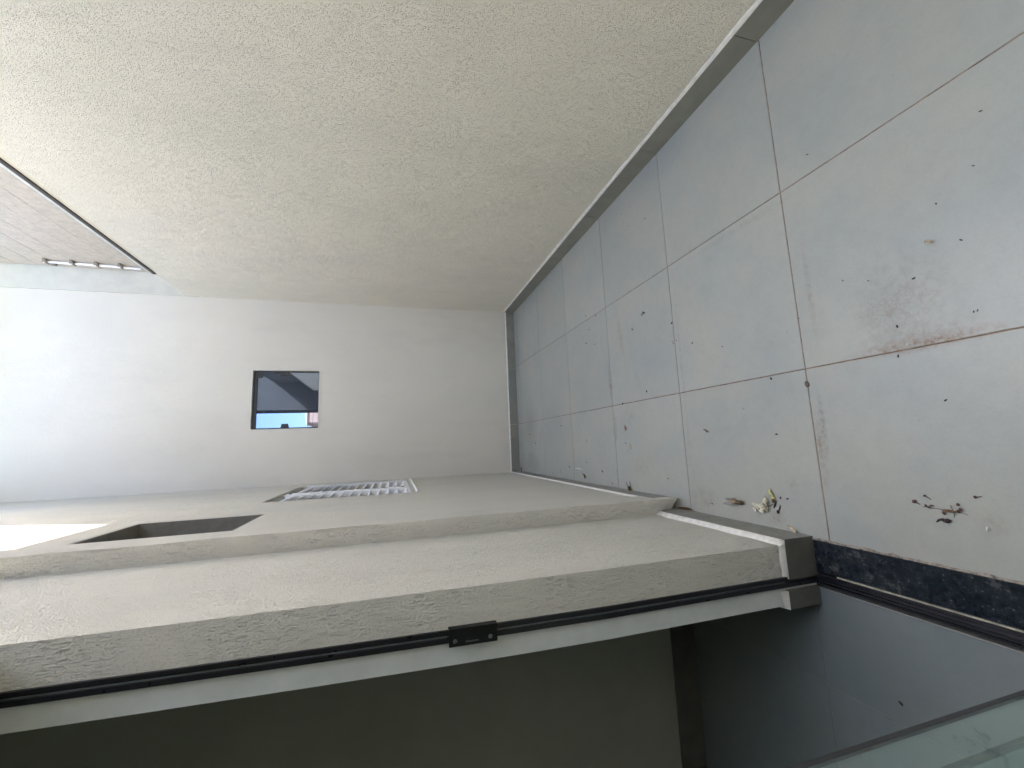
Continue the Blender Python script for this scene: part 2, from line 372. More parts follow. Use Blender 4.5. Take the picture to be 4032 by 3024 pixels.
M['petal'] = simple('crumpled cream petal', (0.70, 0.66, 0.52), 0.7, 0.3, nscale=120, namp=0.25)
M['petal_yellow'] = simple('wilted yellow green petal', (0.48, 0.46, 0.22), 0.6, 0.3, nscale=150, namp=0.25)
M['leaf_red'] = simple('rusty orange dry leaf', (0.33, 0.13, 0.06), 0.7, 0.3, nscale=150, namp=0.3)
M['leaf_brown'] = simple('brown dry leaf', (0.15, 0.085, 0.045), 0.7, 0.3, nscale=150, namp=0.35)
M['leaf_pale'] = simple('pale straw leaf', (0.50, 0.42, 0.30), 0.7, 0.3, nscale=150, namp=0.25)
M['crumb'] = simple('plaster crumb', (0.62, 0.60, 0.55), 0.9, 0.2, nscale=200, namp=0.2)
def wing():
    t = NT('clear veined insect wing'); nt = t.t
    v = t.voro(t.pos, 260.0, 'DISTANCE_TO_EDGE').outputs['Distance']
    f = t.mr(v, 0.02, 0.08, 0.75, 0.30)
    t.out((0.30, 0.27, 0.22), 0.25, None, spec=0.6, Alpha=f); return t.m
M['wing'] = wing()

# ================================================================== THE SETTING
g = MB(); g.poly([(-400, -400, -0.2), (400, -400, -0.2), (400, 400, -0.2), (-400, 400, -0.2)])
tag(g.build('ground', M['ground']), kind='structure')
GAP = 0.0027                                # half a joint, in tiles
def lay_tiles(parent, xs, ys, mat, z=0.0):
    cache = {}
    for i in range(len(xs)-1):
        for j in range(len(ys)-1):
            x0, x1, y0, y1 = xs[i]+GAP, xs[i+1]-GAP, ys[j]+GAP, ys[j+1]-GAP
            w, d = round(x1-x0, 4), round(y1-y0, 4)
            if (w, d) not in cache:
                t = MB(); t.box(0, w, 0, d, -0.016, 0, 0.0018)
                o = t.build('tile', mat); cache[(w, d)] = o.data
            else:
                o = bpy.data.objects.new('tile', cache[(w, d)]); COL.objects.link(o)
            o.parent = parent
            o.location = Vector((x0, y0, z+random.choice((0, 0, .0006, -.0005))))*U-wloc(parent)
            o.rotation_euler = (random.uniform(-.0006, .0006), random.uniform(-.0006, .0006), 0)
f = MB(); f.box(-0.89, 2.0, -7.0, 5.25, -0.10, -0.0035)
floor = tag(f.build('floor', M['grout']), kind='structure')
lay_tiles(floor, [-0.87, 0.0, 1.0, 1.985], [y for y in range(-7, 6)]+[5.225], M['tile'])
f = MB(); f.box(-8.0, -1.105, -5.0, 1.12, -0.10, -0.0035)
floor_in = tag(f.build('indoor_floor', M['skirting']), kind='structure')
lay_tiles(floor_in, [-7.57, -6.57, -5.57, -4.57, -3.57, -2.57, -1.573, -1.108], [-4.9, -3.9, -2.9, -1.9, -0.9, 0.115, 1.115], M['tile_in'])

# ---- helper for skirtings with a white grout bead on top
def skirt_run(parent, axis, face, back, cuts, h, mat, side, z0=0.001):
    """row of skirting tiles on a wall; axis 0: wall runs along y, tile face at x=face; axis 1: wall runs along x"""
    for a, b in zip(cuts[:-1], cuts[1:]):
        t = MB(); a2, b2 = a+0.002, b-0.002; dz = random.uniform(-.002, .002)
        lo, hi = min(face, back), max(face, back)
        if axis == 0: t.box(lo, hi, a2, b2, z0, h+dz)
        else: t.box(a2, b2, lo, hi, z0, h+dz)
        t.build('skirting_tile', mat, parent)
def bead(parent, axis, face, back, a, b, z, h, n=None, jit=0.006, fmat=None, base=None):
    """lumpy bead of white grout: a sloping strip from the tile's front top edge up to the plaster"""
    n = n or max(4, int(abs(b-a)*14)); t = MB()
    P = (lambda u, c, zz: (c, u, zz)) if axis == 0 else (lambda u, c, zz: (u, c, zz))
    rows = []
    for i in range(n+1):
        u = a+(b-a)*i/n
        j1, j2 = random.uniform(-jit, jit)*.5, random.uniform(-jit, jit)
        d = (back-face)
        rows.append([P(u, back+d*.15, z-.001), P(u, face+d*.05, z-.001+0), P(u, face+d*.12, z+.004+j1*.5), P(u, face+d*.55, z+h*.45+j1), P(u, back, z+h+j2), P(u, back+d*.15, z+h+j2)])
    for i in range(n):
        for k in range(5):
            t.poly([rows[i][k], rows[i+1][k], rows[i+1][k+1], rows[i][k+1]])
    t.poly(rows[0]); t.poly(rows[-1][::-1])
    o = t.build('grout_bead', fmat or M['grout_white'], parent, smooth=True, weld=True)
    return o

# ================================================================== LEFT: THE HOUSE
ZT = 7.1
XN, XF, XI, YJ = -0.885, -0.800, -1.170, 0.100       # near face, far face, indoor face, door reveal
YE = 5.230
house = thing('house_wall', 'cream grooved plaster house wall along the bottom, with doorway and two windows', 'wall', (XN, 0.6, 0))
w = MB()
w.cur = 0
n_ = 14
w.poly([(XN, YJ, 0), (XN, 1.12, 0), (XN, 1.12, ZT), (XN, YJ, ZT)])                 # bright face
w.cur = 1
w.poly([(XN, YJ, 0), (XN, YJ, ZT), (-1.06, YJ, ZT), (-1.06, YJ, 0)])               # door reveal, outer half
w.cur = 2
w.poly([(-1.06, YJ, 0), (-1.06, YJ, ZT), (XI, YJ, ZT), (XI, YJ, 0)])
w.poly([(XI, YJ, 0), (XI, YJ, ZT), (XI, 1.115, ZT), (XI, 1.115, 0)])               # indoor face
w.cur = 0
LINT = 3.28
w.poly([(XN, -3.0, LINT), (XN, YJ, LINT), (XN, YJ, ZT), (XN, -3.0, ZT)])
w.poly([(XN, -3.0, LINT), (XI, -3.0, LINT), (XI, YJ, LINT), (XN, YJ, LINT)])
w.poly([(XI, -3.0, LINT), (XI, -3.0, ZT), (XI, YJ, ZT), (XI, YJ, LINT)])
w.box(-1.17, XN, -7.0, -3.0, 0, ZT)
w.box(-8.0, -1.17, -7.0, -5.0, 0, ZT)
w.box(-8.4, -8.0, -7.0, 6.0, 0, ZT)
w.poly([(-8.4, -7, ZT), (XF, -7, ZT), (XF, 6, ZT), (-8.4, 6, ZT)])
# far part with the louvre window and the high opening
LW = (3.08, 4.96, 1.86, 3.31); HW = (1.42, 2.20, 3.05, 3.885)
w.panel(0, XF, 1.34, YE, 0, ZT, [LW, HW], False, -0.20)
near_wall = w.build('plaster', [M['plaster_bright'], M['plaster_groove'], M['smooth_plaster']], house, warp=True)
q = MB(); q.box(XF+.001, 0.24, -3.9, 1.9, 5.45, 5.61); q.box(XN+.001, XF, -3.9, 1.09, 5.45, 5.61); q.box(XF+.001, 0.24, 1.901, 2.9, 6.3, 6.46); q.build('added_shade_slab', M['dark_render'], house)  # added slabs out of view, cutting light on the upper walls
# fin: narrow pilaster whose plaster stops short of the floor
p = MB(); p.cur = 0
nz = 40
zz = [0.055, 0.2]
out = lambda z: -0.775+0.002*math.sin(z*9)+0.0015*math.sin(z*31+1)
zs = [0]+[0.21+(ZT-0.21)*(i/nz)**1.3 for i in range(nz+1)]
xs_o = [-0.775]+[out(z) for z in zs[1:]]
for i in range(len(zs)-1):
    z0, z1 = zs[i], zs[i+1]; a, b = xs_o[i], xs_o[i+1]
    if i == 0:
        p.cur = 1; p.poly([(-0.775, 1.10, 0.058), (a, 1.10, 0.21), (XN, 1.12, 0.21), (XN, 1.12, 0.195)])
        continue
    p.cur = 1; p.poly([(a, 1.10, z0), (b, 1.10, z1), (XN, 1.12, z1), (XN, 1.12, z0)])
    p.cur = 0
    zb = z0 if i > 1 else 0.205
    p.poly([(a, 1.10, zb), (-0.777, 1.34, z0 if i > 1 else 0.185), (-0.777, 1.34, z1), (b, 1.10, z1)])
    p.poly([(-0.777, 1.34, z0), (XF, 1.38, z0), (XF, 1.38, z1), (-0.777, 1.34, z1)])
p.cur = 0
p.poly([(-0.776, 1.102, 0.059), (-0.80, 1.34, 0.19), (XN, 1.122, 0.19)])
pil = p.build('pilaster', [M['plaster_bright'], M['plaster_groove']], house)
q = MB(); q.box(-0.86, -0.783, 1.17, 1.335, 0.001, 0.182); q.build('skirting_tile', M['skirting'], house)
q = MB(); q.prism([(-0.776, 1.10), (-0.779, 1.20), (-0.86, 1.20), (-0.86, 1.13)][::-1], [0.03, 0.03, 0.11, 0.075][::-1], 0.204); q.build('grout_bead', M['grout_white'], house)
skirt_run(house, 0, -0.857, XN, [YJ-0.012, 1.0, 1.15], 0.185, M['skirting'], 1)
skirt_run(house, 0, -0.785, XF, [1.345, 2.0, 3.0, 4.0, 5.0, YE-.01], 0.160, M['skirting'], 1)
skirt_run(house, 1, YJ-0.014, YJ, [-0.857, -1.052], 0.185, M['skirting_in'], 1) if False else None
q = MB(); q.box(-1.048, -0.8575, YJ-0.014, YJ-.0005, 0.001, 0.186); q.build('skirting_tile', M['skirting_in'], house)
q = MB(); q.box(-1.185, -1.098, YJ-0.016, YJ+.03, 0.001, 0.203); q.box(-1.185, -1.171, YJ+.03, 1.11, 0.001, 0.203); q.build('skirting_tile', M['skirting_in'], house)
bead(house, 0, -0.858, XN-.001, YJ-.012, 1.12, 0.186, 0.030)
bead(house, 0, -0.786, XF-.001, 1.36, YE-.004, 0.161, 0.024)
bead(house, 1, YJ-0.013, YJ+.001, -0.862, -1.046, 0.187, 0.032, n=8)
# curved white grout return at the inner reveal
q = MB()
for i in range(8):
    a0, a1 = i/8*math.pi/2, (i+1)/8*math.pi/2
    x0, z0 = -1.10-0.086*math.sin(a0), 0.203+0.035*math.cos(a0); x1, z1 = -1.10-0.086*math.sin(a1), 0.203+0.035*math.cos(a1)
    q.poly([(x0, YJ-.001, z0), (x1, YJ-.001, z1), (x1, YJ-.016, 0.2035), (x0, YJ-.016, 0.2035)])
q.poly([(-1.10, YJ-.016, .2035), (-1.186, YJ-.016, .2035), (-1.186, YJ+.02, .2035), (-1.10, YJ+.02, .2035)])
q.poly([(-1.186, YJ-.016, .2035), (-1.172, YJ, .25), (-1.172, YJ+.04, .2035)])
q.build('grout_bead', M['grout_white'], house)
# dark room shell behind the louvre window and high opening
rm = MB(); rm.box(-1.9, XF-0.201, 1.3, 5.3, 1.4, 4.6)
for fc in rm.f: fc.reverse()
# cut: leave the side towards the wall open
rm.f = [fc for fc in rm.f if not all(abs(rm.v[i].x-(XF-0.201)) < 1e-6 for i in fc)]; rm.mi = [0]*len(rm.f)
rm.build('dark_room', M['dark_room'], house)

# ---- high opening, lined dark
hw = thing('high_window', 'small dark open window high in the house wall, left of the white louvre window', 'window', (XF-.06, 1.81, HW[2]))
a, b, lo, hi = HW; e = .004; d0, d1 = XF-.003, XF-.19
q = MB(); q.box(d1, d0, a+e, b-e, hi-.016, hi-e); q.box(d1, d0, a+e, b-e, lo+e, lo+.016)
q.box(d1, d0, a+e, a+.016, lo+.016, hi-.016); q.box(d1, d0, b-.016, b-e, lo+.016, hi-.016)
q.build('lining', M['dark_lining'], hw)
q = MB(); q.box(d1-.01, d1, a+e, b-e, lo+e, hi-e); q.build('pane', M['dark_lining'], hw)

# ---- white louvre window
lw = thing('louvre_window', 'white aluminium louvre window beside the far corner of the corridor', 'window', (XF-.03, 4.0, LW[2]))
a, b, lo, hi = LW
q = MB(); q.box(XF-.10, XF-.006, b-.085, b-.012, lo+.02, hi-.09); q.build('frame_stile', M['white_paint'], lw)
q = MB(); q.box(XF-.10, XF-.020, a+.012, a+.08, lo+.02, hi-.09); q.build('frame_stile', M['white_paint'], lw)
q = MB(); q.box(XF-.055, XF+.006, 3.67, 3.80, lo+.045, hi-.075); st = q.build('mullion', M['white_paint'], lw)
for zc in (lo+.09, hi-.12):
    q = MB()
    q.tube([(XF+.004, 3.735, zc), (XF+.012, 3.735, zc)], .018, 8); q.build('screw', M['black_plate'], st)
q = MB(); q.box(XF-.10, XF-.008, a+.012, b-.012, lo+.012, lo+.045); q.build('frame_rail', M['white_paint'], lw)
q = MB(); q.box(XF-.10, XF-.03, a+.012, b-.012, hi-.115, hi-.085); q.build('frame_rail', M['white_paint'], lw)
q = MB(); q.box(XF-.10, XF-.028, a+.006, b-.006, hi-.03, hi-.006); q.build('head_rail', M['screen'], lw)
q = MB(); q.prism([(XF+.02, a-.02), (XF+.02, b+.03), (XF-.05, b+.03), (XF-.05, a-.02)], [lo-.06, lo-.06, lo-.04, lo-.04], [lo-.045, lo-.045, lo+.0, lo+.0])
q.build('sill', M['grout_white'], lw)
q = MB(); q.box(XF-.094, XF-.090, a+.08, b-.085, lo+.045, hi-.030); q.build('screen', M['screen'], lw)
NS = 13; sl_mesh = {}
for (y0, y1, tag_) in ((a+.085, 3.665, 0), (3.805, b-.09, 1)):
    for k in range(NS):
        z = lo+.09+k*(hi-lo-.24)/(NS-1)
        if tag_ not in sl_mesh:
            q = MB(); th = .006; dz = .050       # slat leans outward and down
            prof = [(-.070, dz), (-.070+th, dz+th), (-.012, 0+th), (-.006, -.004), (-.014, -.006)]
            n5 = len(prof); bb = len(q.v)
            q.v += [Vector((XF+px_, y0, lo+.09+pz-.03)) for px_, pz in prof]+[Vector((XF+px_, y1, lo+.09+pz-.03)) for px_, pz in prof]
            q.f += [list(range(n5))[::-1], [n5+i for i in range(n5)]]+[[i, (i+1) % n5, n5+(i+1) % n5, n5+i] for i in range(n5)]; q.mi += [0]*(n5+2)
            o = q.build('slat', M['white_paint'], lw); sl_mesh[tag_] = (o.data, Vector(o.location))
        else:
            o = bpy.data.objects.new('slat', sl_mesh[tag_][0]); COL.objects.link(o); o.parent = lw
            o.location = sl_mesh[tag_][1]+Vector((0, 0, (z-(lo+.09))*U))

# ================================================================== DOORWAY
fr = thing('door_frame', 'black aluminium frame of the sliding glass door, with strike plate', 'door frame', (-1.07, YJ, 0))
XA, XB = -1.040, -1.082
q = MB()   # jamb post profile: two fins and a groove
q.box(-1.0485, XA+.004, YJ-.010, YJ-.0005, 0.004, LINT-.002)
q.box(-1.0635, -1.0485, YJ-.006, YJ-.0005, 0.004, LINT-.002)
q.box(XB, -1.0635, YJ-.014, YJ-.0005, 0.004, LINT-.002, 0.003); q.build('jamb_post', M['black_alu'], fr, warp=True)
q = MB(); q.box(-1.0620, -1.0570, YJ-.0085, YJ-.0055, 0.21, LINT-.01); q.build('gasket', M['alu_edge'], fr, warp=True)
q = MB()
q.box(-1.0485, -1.045, -3.0, YJ-.002, 0.0, 0.018); q.box(XB, -1.0485, -3.0, YJ-.002, -0.01, 0.004); q.box(XB, -1.076, -3.0, YJ-.002, 0.006, 0.022)
q.box(-1.0660, -1.0610, -3.0, YJ-.05, 0.006, 0.026); q.build('bottom_track', M['black_alu'], fr)
q = MB(); q.box(-1.093, -1.04, -3.0, YJ-.04, LINT-.05, LINT-.002); q.build('head_track', M['black_alu'], fr)
# strike plate
z0, z1 = 1.683, 1.872
q = MB(); x0, x1 = -1.093, -1.031; yf_ = YJ-.026; hz0, hz1, hx0, hx1 = 1.752, 1.808, -1.084, -1.063
for (A, B_, C_, D_) in ((x0, x1, z0, hz0), (x0, x1, hz1, z1), (x0, hx0, hz0, hz1), (hx1, x1, hz0, hz1)): q.box(A, B_, yf_, yf_+.006, C_, D_)
q.box(x1, x1+.005, yf_-.004, YJ-.001, z0, z1)
q.box(x0+.001, x1-.001, yf_+.0065, YJ-.002, z0+.004, hz0); q.box(x0+.001, x1-.001, yf_+.0065, YJ-.002, hz1, z1-.004)
pl = q.build('strike_plate', M['black_plate'], fr, warp=True)
q = MB(); q.box(hx0+.001, hx1-.001, yf_+.015, yf_+.019, hz0+.002, hz1-.002); q.build('strike_hole', M['rust'], pl, warp=True)
for zc in (1.711, 1.849):
    q = MB(); q.tube([(-1.0725, yf_+.001, zc), (-1.0725, yf_-.0025, zc)], [.0095, .0075], 10); q.build('screw', M['screw'], pl, warp=True)
# threshold
th = thing('threshold', 'dark green speckled granite doorway threshold beside a pale brass strip', 'threshold', (-0.955, -1.45, 0))
q = MB(); q.box(-1.026, -0.874, -3.0, YJ-.018, -.02, 0.010, .0025); q.build('granite_slab', M['granite'], th)
q = MB(); q.box(-1.0335, -1.0275, -3.0, -0.02, -.01, 0.0125); q.build('brass_strip', M['brass'], th)
q = MB(); q.box(-1.0445, -1.0342, -3.0, YJ-.02, -.01, 0.008); q.build('metal_edge', M['black_alu'], th)
# caulk lumps where the threshold meets the tiles
q = MB()
for i in range(60):
    y = YJ-.02-i*.05+random.uniform(-.01, .01)
    q.blob((-0.8715+random.uniform(-.003, .003), y, .001), (.030, .006+random.random()*.004, .004), math.pi/2, 6, 4, .5)
q.build('caulk', simple('dirty beige caulk', (0.34, 0.29, 0.24), 0.9, 0.2, nscale=80, namp=0.4), th)
# glass leaves, slid back
for (x, ye, lab) in ((-1.0720, -0.795, 'outer glass leaf of the sliding door, its edge nearer the black strike plate'), (-1.0900, -0.885, 'inner glass leaf of the sliding door, standing just behind the outer leaf')):
    gd = thing('glass_door', lab, 'glass door', (x, ye-.6, 0.03), 'sliding glass door leaves')
    q = MB(); q.box(x-.004, x+.004, -2.6, ye-.014, 0.028, LINT-.06); q.build('pane', M['door_glass'], gd, warp=True)
    q = MB(); q.box(x-.0045, x+.0045, ye-.014, ye, 0.028, LINT-.06); q.build('edge_seal', M['black_alu'], gd, warp=True)

# ---- room seen through the doorway
iw = thing('indoor_wall', 'plain olive indoor wall in shade seen through the doorway', 'wall', (-3.5, 1.115, 0))
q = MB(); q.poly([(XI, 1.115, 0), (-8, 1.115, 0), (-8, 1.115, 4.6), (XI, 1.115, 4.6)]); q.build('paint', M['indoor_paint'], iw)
cuts = [-7.57, -6.57, -5.57, -4.57, -3.57, -2.57, -1.6, -1.186]
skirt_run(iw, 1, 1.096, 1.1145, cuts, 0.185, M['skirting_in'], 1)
q = MB(); q.box(-8, -1.171, -5, 1.115, 4.6, 4.8); tag(q.build('ceiling', M['ceiling']), kind='structure')
q = MB(); q.box(-8.0, -7.9, -5, 1.1, 0, 4.6); q.box(-7.9, -1.2, -5.0, -4.9, 0, 4.6)
o = q.build('back_wall', M['indoor_paint'], None, at=(-7.95, -2, 0)); tag(o, 'far olive wall of the dark room behind the doorway', 'wall')

# ================================================================== END WALL
SW = (0.028, 0.902, 3.155, 4.055)
ew = thing('end_wall', 'cream plaster wall closing the corridor, holding the small square window', 'wall', (0.6, YE, 0))
q = MB(); q.box(XF+.002, 1.98, 4.25, YE-.001, 7.50, 7.62); q.panel(1, YE, XF, 2.005, 0, 9.85, [SW], True, 0.12)  # the box is an added overhang, unseen, shading the upper end wall
q.poly([(-8, 5.6, 9.85), (2.005, 5.6, 9.85), (2.005, YE, 9.85), (-8, YE, 9.85)]); q.poly([(-8, 5.6, 0), (-8, 5.6, 9.85), (1.985, 5.6, 9.85), (1.985, 5.6, 0)])
q.poly([(-8, YE, ZT), (XF, YE, ZT), (XF, YE, 9.85), (-8, YE, 9.85)]); q.poly([(-8, YE, ZT), (-8, YE, 9.85), (-8, 5.6, 9.85), (-8, 5.6, ZT)])
q.build('plaster', M['plaster_end'], ew)
skirt_run(ew, 1, YE-.016, YE-.001, [-0.79, 0.0, 0.962, 1.975], 0.142, M['skirting'], 1)
bead(ew, 1, YE-.015, YE+.001, -0.79, 1.975, 0.143, 0.018, jit=.004)
sw = thing('square_window', 'small square black framed window reflecting blue sky, alone on the end wall', 'window', (.465, YE+.05, SW[2]))
a, b, lo, hi = SW; yo = YE+.050
q = MB(); q.box(a+.004, b-.004, yo, yo+.05, hi-.052, hi-.004); q.box(a+.004, a+.018, yo, yo+.05, lo+.004, hi-.052)
q.box(b-.022, b-.004, yo, yo+.05, lo+.004, hi-.052); q.box(a+.018, b-.022, yo, yo+.05, lo+.004, lo+.012); q.build('frame', M['black_alu'], sw)
q = MB(); q.box(a+.018, b-.022, yo+.014, yo+.024, lo+.012, hi-.052); q.build('pane', M['mirror_glass'], sw)
zc = 3.62
q = MB(); q.prism([(a+.016, yo+.0), (a+.075, yo+.0), (a+.075, yo+.013), (a+.016, yo+.013)], [zc-.055, zc-.042, zc-.042, zc-.055], [zc+.055, zc+.042, zc+.042, zc+.055]); q.build('clamp', M['black_alu'], sw)
q = MB(); q.box(b-.105, b-.022, yo-.002, yo+.013, hi-.115, hi-.052); q.build('clamp', M['black_alu'], sw)
q = MB(); q.box(b-.05, b-.022, yo-.004, yo+.013, 3.58, 3.76); q.box(b-.075, b-.05, yo-.004, yo+.002, 3.60, 3.70); q.build('latch', M['black_alu'], sw)
q = MB(); q.box(a-.006, b+.008, YE-.008, YE+.004, lo-.016, lo-.002); q.build('sill_trim', M['grout_white'], sw)

# ================================================================== RIGHT: BOUNDARY WALL
XR = 1.990
bw = thing('boundary_wall', 'tall warm cream rough plastered wall filling the top of the picture', 'wall', (XR, 1, 0))
q = MB(); q.box(XR, 2.29, -4.99, YE+.001, 0, 4.955); q.build('plaster', M['plaster_right'], bw)
skirt_run(bw, 0, 1.975, XR, [-5.99, -4.99, -3.99, -2.99, -1.99, -.99, .010, .988, 1.99, 2.99, 3.99, 4.99, YE-.02], 0.166, M['skirting'], -1)
bead(bw, 0, 1.976, XR+.001, -6, YE-.02, 0.167, 0.026, n=140)
q = MB(); q.box(XR-.014, XR+.04, -6.0, 4.40, 4.952, 4.985); q.build('edge_strip', M['edge_strip'], bw)  # thin dark strip along the top edge of the wall

nb = thing('neighbour_building', 'pinkish beige boarded upper storey rising above the boundary wall', 'building', (2.6, 1, 4.95))
q = MB(); q.box(2.32, 6, 0.6, 5.19, 4.956, 7.62); q.build('backing', M['board_joint'], nb)
q = MB(); q.box(2.30, 2.319, 0.6, 5.185, 4.957, 5.43); q.build('base_band', M['pale_band'], nb)
z = 5.436; k = 0
while z < 7.5:
    q = MB(); q.box(2.303+random.uniform(-.002, .002), 2.319, 0.6, 5.18, z, z+.236); q.build('board', M['board'], nb); z += .240
wp = MB(); wp.box(1.9855, 9, 5.205, 7.2, 4.80, 10.4)  # its width and height beyond view are shaped to bound the sun patch
o = wp.build('white_pier', M['white_wall'], None, at=(2.15, 5.2, 4.8)); tag(o, 'weathered white cement pier between the beige boards and the end wall', 'wall')
# pipe on the boards
pp = thing('wall_pipe', 'short white pipe held by four brackets on the beige boards', 'pipe', (2.29, 4.97, 5.44))
q = MB(); q.tube([(2.275, 5.02, 5.43), (2.275, 4.985, 5.8), (2.275, 4.975, 6.46)], .016, 8); q.build('pipe', M['white_paint'], pp)
for i, zc in enumerate((5.62, 5.88, 6.14, 6.42)):
    q = MB(); q.box(2.26, 2.301, 4.915, 4.94, zc-.010, zc+.018); q.box(2.25, 2.30, 4.94, 5.01, zc-.008, zc+.008); q.tube([(2.264, 4.93, zc-.02), (2.264, 4.93, zc+.025)], .010, 6)
    if i == 3: q.box(2.27, 2.301, 5.02, 5.10, zc-.03, zc+.012)
    q.build('bracket', M['rust'], pp)

# ---- what the little window mirrors: house down the lane and cables, with unseen light-blocking masses
q = MB(); q.box(1.25, 8, -6.4, -5.0, 0, 11.0); q.box(2.30, 6, -4.999, -2.4, 4.956, 6.3)  # unseen block guessed for the mirror, widened to cut rear light
o = q.build('tower_block', M['dark_render'], None, at=(5, -10, 5))
q = MB(); q.box(-8.0, 0.50, -17.0, -7.002, 0, 8.4); q.box(XN+.002, 0.50, -7.0, -4.2, 0, 8.4)  # added block out of view, keeps rear light off camera-facing walls
p2 = q.build('rear_light_block', M['dark_render'], None, at=(-3, -10, 4)); tag(p2, 'added dark grey block behind the viewer, cutting light into the corridor', 'building')
tag(o, 'tall dark grey block behind the viewer, mirrored as the dark part of the square window', 'building')
tb = thing('terracotta_house', 'terracotta house behind the viewer, mirrored in the small square window', 'house', (4, -30, 0))
q = MB(); q.box(2.35, 9, -36, -30, 0, 9.6); q.build('wall', M['terracotta'], tb)
q = MB(); q.prism([(2.1, -29.9), (2.1, -36.1), (9, -36.1), (9, -29.9)][::-1], 9.6, [9.6+x for x in (.8, .8, .1, .1)]); q.build('roof', M['white_wall'], tb)
q = MB(); q.box(3.0, 4.2, -29.99, -29.9, 5.5, 7.5); q.build('window', M['dark_room'], tb)
for i, z in enumerate((6.6, 6.9, 7.2)):
    q = MB(); q.tube([(-12, -17, z+.8), (-4, -17, z+.2), (4, -17, z), (14, -17, z+.3)], .012, 5)
    o = q.build('power_cable', M['wire'], None, at=(0, -17, z)); tag(o, ('lowest', 'middle', 'highest')[i]+' of three thin black cables mirrored against the sky in the window', 'cable', 'overhead cables')

# ================================================================== DEBRIS ON THE FLOOR
R_ = random.Random(5)
SPK = [(0.737, 1.341), (0.402, 0.977), (0.404, 1.025), (0.339, 0.809), (0.247, 0.534), (0.387, 1.015), (0.067, 1.411), (-0.018, 0.206), (-0.171, 0.423), (-0.333, 0.216), (0.547, 1.009), (0.272, -0.007), (-0.063, 4.515), (-0.193, 4.61), (-0.238, 4.384), (-0.334, 4.339), (-0.186, 4.954), (-0.422, 4.786), (-0.125, 3.313), (-0.738, 3.694), (-0.508, 4.593), (-0.633, 3.125), (-0.691, 3.422), (-0.698, 2.767), (-0.645, 2.299), (-0.75, 2.108), (-0.623, 2.007), (-0.364, 1.809), (0.002, 1.808), (-0.564, 2.644), (-0.126, 1.991), (0.648, 1.548), (1.05, 2.431), (0.981, 2.204), (0.687, 2.265), (0.744, 2.463), (0.874, 2.375), (0.815, -0.806), (0.629, -0.758), (0.551, -0.635), (0.091, -0.679), (0.286, -0.521), (0.342, -0.356), (-0.225, -0.55), (-0.021, -0.42), (0.105, -0.435), (0.093, -0.69), (-0.781, 0.777), (-0.684, 0.2), (-0.685, 0.245), (0.372, -0.685), (-0.645, 1.229), (1.103, -0.177), (0.732, 1.388), (1.535, 1.223), (1.592, 1.455), (1.781, 1.577), (0.385, -0.25)]
seed_src = None
for i, (x, y) in enumerate(SPK):
    if seed_src is None:
        q = MB(); q.blob((0, 0, .0045), (.0095, .0062, .0050), 0, 7, 5, .35, .3, R_)
        o = q.build('seed', M['seed'], None, smooth=True); seed_src = o
    else:
        o = seed_src.copy(); COL.objects.link(o)
    s = R_.uniform(.45, .95)*(1.0 if y < 2.2 else 1.3)
    if y < 0: s *= .7
    o.scale = (s*R_.uniform(.8, 1.3), s, s); o.rotation_euler = (0, 0, R_.uniform(0, 6.28)); o.location = Vector((x, y, .0005))*U
    row = int(math.floor(y))+1; c_ = 'lower' if x < 0 else ('middle' if x < 1 else 'upper')
    same = sorted([q_ for q_ in SPK if int(math.floor(q_[1]))+1 == row and ('lower' if q_[0] < 0 else ('middle' if q_[0] < 1 else 'upper')) == c_], key=lambda q_: q_[1])
    W_ = ['first', 'second', 'third', 'fourth', 'fifth', 'sixth', 'seventh', 'eighth', 'ninth', 'tenth', 'eleventh', 'twelfth']
    lab = 'seed speck, ' + (W_[same.index((x, y))]+' from right ' if len(same) > 1 else 'only one ') + 'on the %s tile of %s row from right' % (c_, W_[row])
    tag(o, lab, 'seed', 'dark seed specks scattered over the floor')
o = seed_src.copy(); COL.objects.link(o); o.location = Vector((-1.482, -.214, .0005))*U; tag(o, 'single dark seed on the indoor floor behind the doorway', 'seed'); del o['group']
o.scale = (1, 1, 1)
# dead cicadas
def cicada(label, c, rot, L, flip=False):
    t = thing('cicada', label, 'insect', (*c, 0))
    ca, sa = math.cos(rot), math.sin(rot)
    P = lambda a, b_, z=0.0: (c[0]+a*ca-b_*sa, c[1]+a*sa+b_*ca, z)
    q = MB(); q.blob(P(-.10*L, 0, .022), (.34*L, .125*L, .021), rot, 10, 8, .08, .45, R_); q.build('body', M['husk'], t, smooth=True)
    q = MB(); q.blob(P(-.02*L, -.03*L, .037), (.21*L, .06*L, .008), rot, 8, 6, .25, .3, R_); q.build('belly', M['husk_light'], t, smooth=True)
    q = MB(); q.blob(P(-.42*L, 0, .022), (.07*L, .11*L, .018), rot, 8, 6, .1, 0, R_); q.build('head', M['husk'], t, smooth=True)
    for s, z in ((1, .032), (-1, .012)):
        q = MB(); q.sheet(P(.22*L, s*.07*L), .72*L, .17*L, rot+s*.10, z=z, curl=.004, th=.0008, rnd=R_); q.build('wing', M['wing'], t)
    q = MB()
    for k in (-.2, -.1, 0.02):
        q.tube([P(k*L, -.08*L, .02), P(k*L+.03*L, -.17*L, .030), P(k*L+.14*L, -.20*L, .004)], [.0022, .0018, .001], 5)
    q.build('legs', M['twig'], t)
    return t
cicada('dead brown cicada with long grey wings lying near the skirting, beside crumpled petals', (-0.743, 0.565), math.radians(93), .135)
cicada('dead cicada with pale upturned wing against the skirting behind the pilaster', (-0.772, 1.775), math.radians(12), .115)
